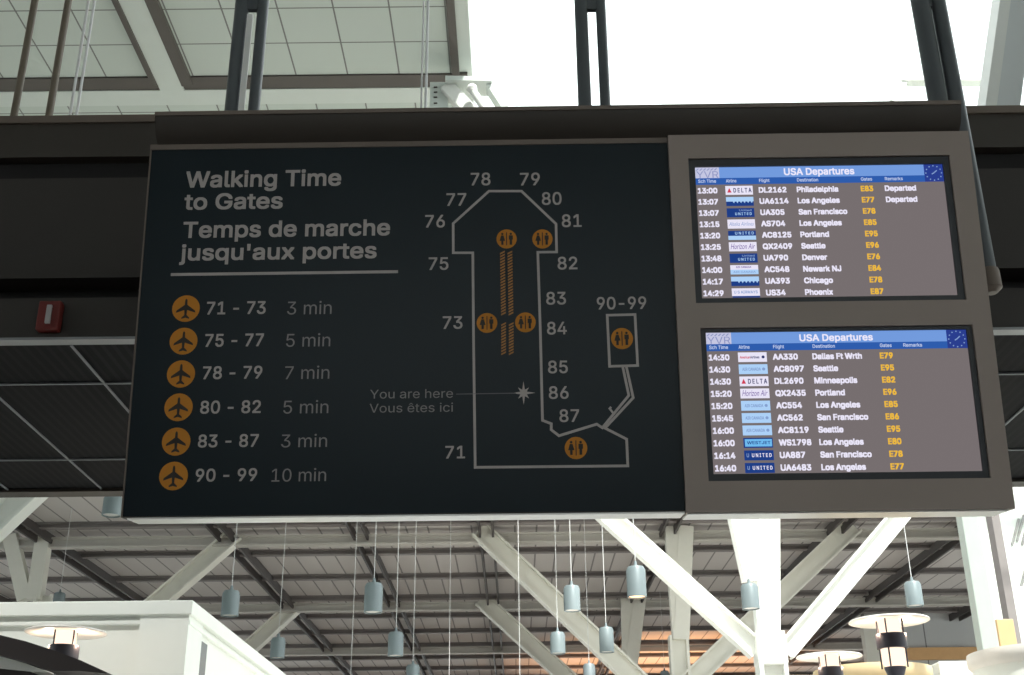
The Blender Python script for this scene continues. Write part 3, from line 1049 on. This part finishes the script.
# roof bracket at the skylight's corner
pb_ = atY(466, 100, 11.5)
rb = thing('roof_bracket', pb_, 'white bracket with tube and punched plate below the skylight corner', 'bracket')
P = lambda px, py, Y=11.5: atY(px, py, Y)
bp = MB()
def slab(mb, pts, Y, th):
    a = [atY(x, y, Y) for x, y in pts]
    b = [p + Vector((0, th, 0)) for p in a]
    n = len(a)
    mb.add(a + b, [list(range(n)), list(range(n, 2 * n))[::-1]] + [(i, (i + 1) % n, n + (i + 1) % n, n + i) for i in range(n)])
slab(bp, [(430, 82), (446, 82), (450, 125), (430, 125)], 11.5, .06)
bp.build('punched_plate', M['offwhite'], rb)
hl = MB()
for y in (87, 92, 97, 103):
    p = P(435.5, y, 11.49); hl.box(p.x - .02, p.x + .02, 11.485, 11.499, p.z - .006, p.z + .006)
hl.build('slot', M['channel'], rb)
a2 = MB(); a2.solid(P(446, 87), P(485, 128), .16, .14); a2.build('arm', M['white_steel'], rb, bevel=.01)
a3 = MB(); a3.tube(P(472, 90, 11.3), P(492, 120, 11.3), .045, 14); a3.lathe(P(472, 89, 11.3), [(0.0, -.06), (.05, -.04), (.065, 0), (.05, .04), (0, .06)], 14)
a3.build('tube', M['white_steel'], rb, smooth=True)
a4 = MB(); a4.solid(P(446, 85.5), P(492, 86.5), .06, .3); a4.solid(P(488, 86), P(507, 115), .07, .2); a4.build('top_chord', M['offwhite'], rb)

# leaning strut top right, standing on the bulkhead roof
Y7 = 6.6
sA, sB = atY(997, 112, Y7), atY(1012, 0, Y7)
dirn = (sB - sA) / (sB.z - sA.z)
sA = sA + dirn * (zt - .02 - sA.z); sB = sA + dirn * (ZC - sA.z)
sr = thing('roof_strut', sA, 'pale box strut leaning up beside the sky glare at upper right', 'strut')
mb_ = MB(); mb_.solid(sA + Vector((.045, .02, 0)), sB + Vector((.045, .02, 0)), .165, .14); mb_.build('web', M['strut_shade'], sr)  # greyer box: shade on the strut's right side put into colour
mb_ = MB(); mb_.solid(sA + Vector((-.075, -.01, 0)), sB + Vector((-.075, -.01, 0)), .07, .20); mb_.build('lit_face', M['white_steel'], sr)  # whiter box for the strut's lit side
# pale roof frame seen between post and strut
rf = thing('skylight_frame', atY(945, 90, 13), 'pale roof framing glimpsed between the right post and leaning strut', 'frame')
mb_ = MB(); mb_.solid(atY(893, 103, 13), atY(905, 78, 13), .10, .1); mb_.build('upright', M['white_steel'], rf)
mb_ = MB(); mb_.solid(atY(900, 80, 13), atY(985, 80, 13), .10, .14); mb_.build('rail', M['white_steel'], rf)

# ====================================================================== tree columns
def seg(mb, p, q, Y, h, d, solid=False, zend=None, zstart=None):
    a, b = atY(*p, Y), atY(*q, Y)
    if zend is not None:
        dr = (b - a) / (b.z - a.z)
        b = a + dr * (zend - a.z)
    if zstart is not None:
        dr = (b - a) / (b.z - a.z)
        a = a + dr * (zstart - a.z)
    (mb.solid if solid else mb.beam)(a, b, h, d)
    return mb


def tree(lab, Y, junction, arms, branches, mt, tw, bw, aw, extra=()):
    j = atY(*junction, Y)
    root = thing('tree_column', (j.x, Y, 0), lab, 'column', 'branching steel columns of the hall')
    ztop = max([j.z + .35] + [atY(*p, Y).z + .1 for p, q in arms])
    t = MB(); t.beam((j.x, Y, 0), (j.x, Y, ztop), tw, tw * .9, tw * .14, tw * .2); t.box(j.x - tw * .62, j.x + tw * .62, Y - tw * .62, Y + tw * .62, 0, .06)
    t.build('trunk', mt, root)
    t = MB(); t.box(j.x - tw * .53, j.x + tw * .53, Y - tw * .47, Y + tw * .47, j.z - .25, j.z + .3); t.build('gusset', mt, root, bevel=.03)
    for i_, (p, q) in enumerate(arms):
        m_ = MB(); seg(m_, p, q, Y - .02 - .025 * i_, aw, aw * (.8 + .03 * i_), True, zend=ZC - .1); m_.build('arm', mt, root)
    for p, q in branches:
        m_ = MB(); seg(m_, p, q, Y, bw, bw * .9, zend=ZC - .1); m_.build('branch', mt, root)
    for p, q, Yx, w_ in extra:
        m_ = MB(); seg(m_, p, q, Yx, w_, w_, True); m_.build('stiffener', mt, root)


tree('brightest white branching steel column, standing right of the two lamps', 22.8, (770, 652), [((768, 640), (757, 520)), ((768, 640), (768, 520))],
     [((757, 651), (608, 516.5)), ((785, 652), (900, 515))], M['white_steel'], .52, .36, .40, [((752, 580), (735, 505), 22.4, .34)])
tree('second white branching column, left of the brightest one and half behind its strut', 32.4, (682, 700), [((680, 640), (671, 517)), ((681, 640), (686, 517))],
     [((683, 724), (497, 547)), ((684, 687), (853, 526))], M['cream'], .50, .52, .40)
tree('farthest grey branching column, below the lamp with glowing bottom', 42.0, (632, 737), [((629, 675), (627, 604)), ((630, 675), (639, 604))],
     [((632, 737), (485, 603)), ((633, 737), (775, 603))], M['cream'], .55, .55, .42)
tree('white forked column at far left above the white kiosk', 32.6, (31, 702), [((26, 600), (8, 525)), ((35, 600), (45, 532))],
     [((40, 703), (241, 531)), ((28, 703), (-160, 540))], M['cream'], .50, .46, .38)
tree('far forked column rising behind the white kiosk roof', 42.4, (151, 737), [((124, 600), (114, 585)), ((150, 737), (152, 640))],
     [((151, 737), (300, 602)), ((50, 620), (82, 563))], M['cream'], .55, .5, .42)
# near branch crossing the upper left corner of the low view
br = thing('roof_strut', atY(0, 522, 22.8), 'white diagonal roof strut at the left edge below the dark soffit', 'strut')
m_ = MB(); seg(m_, (-150, 660), (16, 505), 22.8, .52, .4, zend=ZC - .1); m_.build('branch', M['white_steel'], br)
# H column right
pc = atY(966.5, 516, 15.0)
hc = thing('steel_column', (pc.x, 15, 0), 'pale straight steel column at right, beside the white glare', 'column')
t = MB(); t.box(pc.x - .105, pc.x + .105, 14.9, 15.1, 0, ZC); t.build('shaft', M['colpaint'], hc, bevel=.012)
t = MB(); t.box(pc.x - .2, pc.x + .2, 14.8, 15.2, 0, .04); t.build('base_plate', M['offwhite'], hc)
gp = atY(1001, 560, 23.6)
hc = thing('steel_column', (gp.x, 23.6, 0), 'slender grey column at the edge of the glazed front', 'column')
t = MB(); t.box(gp.x - .10, gp.x + .06, 23.45, 23.75, 0, ZC); t.build('shaft', M['purlin'], hc)
t = MB(); t.box(gp.x - .25, gp.x + .2, 23.4, 23.8, 0, .04); t.build('base_plate', M['purlin'], hc)

# ====================================================================== pendant lamps
pend = [(113.5, 496, 518, 19, 'grey pendant lamp half hidden behind the lower left corner of the dark sign', 0),
        (60, 593, 603, 12, 'small far pendant lamp just above the white kiosk roof at left', 0),
        (231.5, 591, 618, 18, 'grey pendant lamp just right of the white kiosk roof corner', 0),
        (278.5, 638, 659.5, 15, 'small grey pendant lamp hanging low beside the sloping right edge of the kiosk', 0),
        (374, 583.5, 615, 19, 'large grey pendant lamp below the map, highest of the three left of centre', 0),
        (396, 632.5, 657.5, 16, 'pale pendant lamp below the map, middle in height of the three left of centre', 0),
        (413, 665, 691, 14, 'pendant lamp cut by the bottom edge, lowest of the three left of centre', 0),
        (571.5, 586, 613, 17, 'grey pendant lamp near the centre, upper one over a diagonal strut', 0),
        (557.5, 632.5, 655, 15.5, 'small grey pendant lamp near the centre, left of the diagonal strut and lower', 0),
        (606, 627.5, 654, 15, 'small grey pendant lamp below and left of the lamp with glowing bottom', 0),
        (635.5, 567, 600, 20, 'largest grey pendant lamp, bottom glowing warm, in front of white strut', 1),
        (589, 664, 686, 12.5, 'small pendant lamp cut by the bottom edge right of centre', 0),
        (664.5, 671, 687, 9, 'tiny distant pendant lamp at the bottom edge beside the second column', 0),
        (749, 584.5, 611, 18, 'grey pendant lamp hanging in front of the brightest white column', 0),
        (912, 582, 608, 17, 'grey pendant lamp hanging above the right lit saucer lamp', 0),
        (350, 690, 715, 14, 'pendant lamp below the picture, only its wire seen left of the tallest trio', 0),
        (449, 690, 713, 13, 'pendant lamp below the picture, only its wire seen right of the left trio', 0),
        (520, 690, 713, 14, 'pendant lamp below the picture, only its wire seen left of the centre pair', 0)]
for x, y0, y1, w, lab, lit in pend:
    D = .30 * FPX / w
    pt, pbm = atD(x, y0, D), atD(x, y1, D)
    zt_, zb_ = pt.z, pbm.z
    c = Vector((pt.x, pt.y, 0))
    root = thing('pendant_lamp', (c.x, c.y, zb_), lab, 'lamp', 'grey cylinder pendant lamps')
    r = .145
    sh = MB()
    sh.lathe(c, [(.0, zt_), (r * .82, zt_), (r, zt_ - .05), (r, zb_), (r * .93, zb_), (r * .93, zb_ + .10), (0, zb_ + .10)], 24)
    sh.build('shade', M['lampgrey'], root, smooth=True)
    dl = MB(); dl.lathe(c, [(.0, zb_ + .02), (r * .88, zb_ + .02), (r * .88, zb_ + .06), (0, zb_ + .06)], 20)
    o = dl.build('diffuser', M['bulb_warm'] if lit else M['lampin'], root)
    if lit: o['label'] = 'glowing warm diffuser'
    MB().tube(c + Vector((0, 0, zt_)), c + Vector((0, 0, zt_ + .09)), .035, 10, .018).build('cable_grip', M['lampgrey'], root)
    top = ZC + (.33 if (XS < c.x < 9.6 and 5 < c.y < 24.4) else 0)
    MB().tube(c + Vector((0, 0, zt_ + .08)), c + Vector((0, 0, top)), .0065, 6).build('cable', M['cable'], root)

# ====================================================================== saucer lamps
def saucer(cx_, cy_, wpx, Y, lab, base_z, tiers):
    p = atY(cx_, cy_, Y)
    D = (p - CAM).dot(ray(CX, CY).normalized())
    r = wpx / 2 * D / FPX
    z = p.z
    c = Vector((p.x, Y, 0))
    root = thing('saucer_lamp', (p.x, Y, base_z), lab, 'lamp', 'lit saucer lamps on posts')
    s = MB()
    s.lathe(c, [(0, z + r * .14), (r * .35, z + r * .10), (r * .98, z + .012), (r, z), (r * .97, z - .006), (r * .3, z + r * .045), (0, z + r * .05)], 40)
    s.build('saucer', M['saucer'], root, smooth=True)
    l = MB(); rg = r * .29
    l.lathe(c, [(rg * .9, z + r * .04), (rg, z - r * .34), (0, z - r * .345)], 24)
    l.build('lantern_glass', M['lantern'], root, smooth=True)
    for k in range(4):
        t = math.pi / 4 + k * math.pi / 2 + .2
        q = c + Vector((math.cos(t), math.sin(t), 0)) * rg * 1.12
        MB().tube(q + Vector((0, 0, z + r * .04)), q + Vector((0, 0, z - r * (1.15 if tiers > 1 else .4))), r * .022, 8).build('rod', M['bronze'], root)
    zc = z - r * .32
    col = MB(); col.lathe(c, [(rg * 1.3, zc), (rg * 1.3, zc - r * .36), (rg * .6, zc - r * .37), (rg * .6, zc - .002), (rg * 1.3, zc - .001)], 28)
    col.build('collar', M['bronze'], root, smooth=True)
    zz_ = zc - r * .36
    if tiers > 1:
        l = MB(); l.lathe(c, [(rg * 1.02, zz_ + .003), (rg * 1.0, zz_ - r * .36), (rg * .7, zz_ - r * .46), (0, zz_ - r * .46)], 24)
        l.build('lantern_glass', M['lantern'], root, smooth=True)
        zz_ -= r * .45
    pl = bpy.data.lights.new('bulb', 'POINT'); pl.energy = 4 * r * r / .16; pl.color = (1, .72, .5); pl.shadow_soft_size = .03
    po = bpy.data.objects.new('bulb', pl); C.objects.link(po); po.location = (c.x + rg * 1.6, Y - rg * .2, z - r * .28)
    po = bpy.data.objects.new('bulb', pl); C.objects.link(po); po.location = (c.x - rg * 1.6, Y - rg * .2, z - r * .28)
    st_ = MB(); st_.lathe(c, [(rg * .95, zz_), (rg * .55, zz_ - r * .3), (rg * .55, zz_ - r * .6), (rg * .4, zz_ - r * .7), (rg * .4, base_z + .06), (rg * 1.4, base_z + .05), (rg * 1.4, base_z)], 24)
    st_.build('post', M['bronze'], root, smooth=True)


saucer(66, 633, 79, 10.8, 'lit saucer lamp in front of the white kiosk at lower left', 0, 1)
saucer(889, 621.5, 79, 12.2, 'lit two tier saucer lamp at lower right, the nearer and higher one', 0, 2)
saucer(829, 657, 65, 14.4, 'lit saucer lamp at lower right, the lower one against the bright column', 0, 1)

# ====================================================================== kiosks
zk = atY(190, 600, 12.0).z
xk = atY(193, 600, 12.0).x
kx0 = -11.0
k1 = thing('kiosk', ((kx0 + xk) / 2, 12, 0), 'white flat roofed kiosk with moulded cornice at lower left', 'kiosk')
MB().box(kx0, xk - .06, 12.08, 24, 0, zk - .02).build('body', M['kiosk'], k1)
co = MB(); co.box(kx0, xk, 12.0, 24.1, zk - .14, zk).build('cornice', M['kiosk'], k1, bevel=.01)
MB().box(kx0, xk - .02, 12.04, 24.05, zk - .23, zk - .185).build('moulding', M['kiosk'], k1, bevel=.008)
xp = atY(137, 640, 12.0).x
MB().box(xp, xk - .03, 12.03, 12.6, 0, zk - .14).build('corner_pilaster', M['kiosk'], k1)
d = lambda py0, py1, y: None
wy0, wy1 = 13.0, 14.2
def onX(px, py, X):
    d_ = ray(px, py)
    return CAM + d_ * (X / d_.x)


q0, q1 = onX(197, 676, xk - .05), onX(207, 645, xk - .05)
MB().box(xk - .07, xk - .045, q0.y, q1.y, q0.z - 1.0, q1.z).build('side_window', M['kiosk_glass'], k1)
MB().box(xk - .08, xk - .03, 16.0, 20.5, zk - 2.4, zk - .6).build('side_panel', M['cream'], k1)

cv = thing('curved_canopy', atY(0, 665, 9.6), 'dark curved canopy edge sweeping down at the lower left corner', 'canopy')
up_ = [(-70, 624), (-30, 629), (0, 635), (25, 641), (50, 649), (80, 660), (106, 672)]
dn_ = [(106, 673.5), (80, 671), (55, 671), (45, 669), (25, 662), (0, 655), (-30, 649), (-70, 645)]
m_ = MB(); slab(m_, up_ + dn_, 9.6, .5); m_.build('rim', M['canopy'], cv)
m_ = MB(); slab(m_, [(-70, 646), (-30, 650), (0, 656), (25, 663), (46, 671), (30, 671), (0, 668), (-70, 660)], 9.75, .3); o = m_.build('underside_panel', M['white_steel'], cv); o['label'] = 'white underside panel'
m_ = MB(); slab(m_, [(-70, 661), (0, 668.5), (30, 671.5), (60, 690), (-70, 690)], 9.8, .25); m_.build('lower_board', M['canopy'], cv)
for px in (-55,):
    p = atY(px, 690, 9.95); MB().tube((p.x, 9.95, 0), (p.x, 9.95, p.z + .1), .06, 12).build('leg', M['canopy'], cv)
for px in (40,):
    p = atY(px, 688, 9.95); MB().tube((p.x, 9.95, 0), (p.x, 9.95, p.z + .05), .06, 12).build('leg', M['canopy'], cv)

def drum(name, lab, cxp, ytop, rpx, Y, mt, rim):
    p = atY(cxp, ytop, Y)
    D = (p - CAM).dot(ray(CX, CY).normalized())
    r = rpx * D / FPX
    c = Vector((p.x, Y + r, 0))
    root = thing(name, (p.x, Y + r, 0), lab, 'kiosk')
    MB().lathe(c, [(r * .95, 0), (r * .95, p.z - .1), (0, p.z - .1)], 48).build('body', mt, root, smooth=True)
    MB().lathe(c, [(r * .95, p.z - .16), (r, p.z - .12), (r * 1.01, p.z - .04), (r, p.z), (0, p.z)], 48).build('rim', rim, root, smooth=True)


drum('round_kiosk', 'beige round kiosk top behind the right saucer lamps', 888, 661.5, 60, 16.0, M['beige'], M['beige'])
drum('round_kiosk', 'cream round kiosk with rolled rim cut by the right edge', 1078, 640, 80, 12.0, M['kiosk'], M['saucer'])
p, q = atY(938, 661, 17), atY(992, 661, 17)
tag(MB().box(p.x, q.x, 17, 19, 0, p.z).build('service_counter', M['white_steel'], None, bevel=.03), 'bright cream counter box right of the saucer lamps', 'counter')
p, q = atY(996, 619, 16), atY(1019, 652, 16)
tag(MB().box(p.x, q.x, 16, 16.08, 0, p.z).build('display_board', M['tan'], None, bevel=.01), 'tan upright board above the cream kiosk at right', 'board')

# ====================================================================== light
w = bpy.data.worlds.new('sky')
SC.world = w
w.use_nodes = True
bg = w.node_tree.nodes['Background']
bg.inputs[0].default_value = (0.93, 0.98, 1.0, 1)
bg.inputs[1].default_value = 2.0


def area(name, loc, rot, sx, sy, power, col=(1, 1, 1)):
    l = bpy.data.lights.new(name, 'AREA')
    l.shape = 'RECTANGLE'; l.size = sx; l.size_y = sy; l.energy = power; l.color = col
    o = bpy.data.objects.new(name, l); C.objects.link(o)
    o.location = loc; o.rotation_euler = rot
    return o


def spot(name, loc, tgt, power, ang, col, rad=.3):
    l = bpy.data.lights.new(name, 'SPOT'); l.energy = power; l.spot_size = ang; l.spot_blend = .6; l.color = col; l.shadow_soft_size = rad
    o = bpy.data.objects.new(name, l); C.objects.link(o); o.location = loc
    o.rotation_euler = (Vector(tgt) - Vector(loc)).to_track_quat('-Z', 'Y').to_euler()


spot('warm_uplight', (7.2, 55, 2.5), (7.2, 56, 10), 4200, math.radians(105), (1, .50, .22))
spot('kiosk_fill', (-6.5, 7.6, 9.6), (-6.0, 12, 2.8), 1300, math.radians(62), (1, .98, .94))  # added fill light for the kiosk front, no fixture there
spot('strut_fill', (-7.0, 17.5, 3.4), (-8.6, 22.8, 7.5), 900, math.radians(60), (1, .96, .9))  # invented spot that whitens the left roof strut
spot('column_fill', (3.0, 19.5, 3.2), (1.5, 22.8, 9), 500, math.radians(80), (1, .93, .82))  # extra spot brightening the near white column, not a real fixture
sun = bpy.data.lights.new('sun', 'SUN'); sun.energy = 6.5; sun.angle = math.radians(3); sun.color = (1, .97, .92)
so = bpy.data.objects.new('sun', sun); C.objects.link(so)
so.rotation_euler = Vector((-.30, .70, -1)).to_track_quat('-Z', 'Y').to_euler()

vs = SC.view_settings
vs.view_transform = 'Standard'
vs.look = 'None'
vs.exposure = 0.28
vs.gamma = 1.0
vs.use_curve_mapping = False
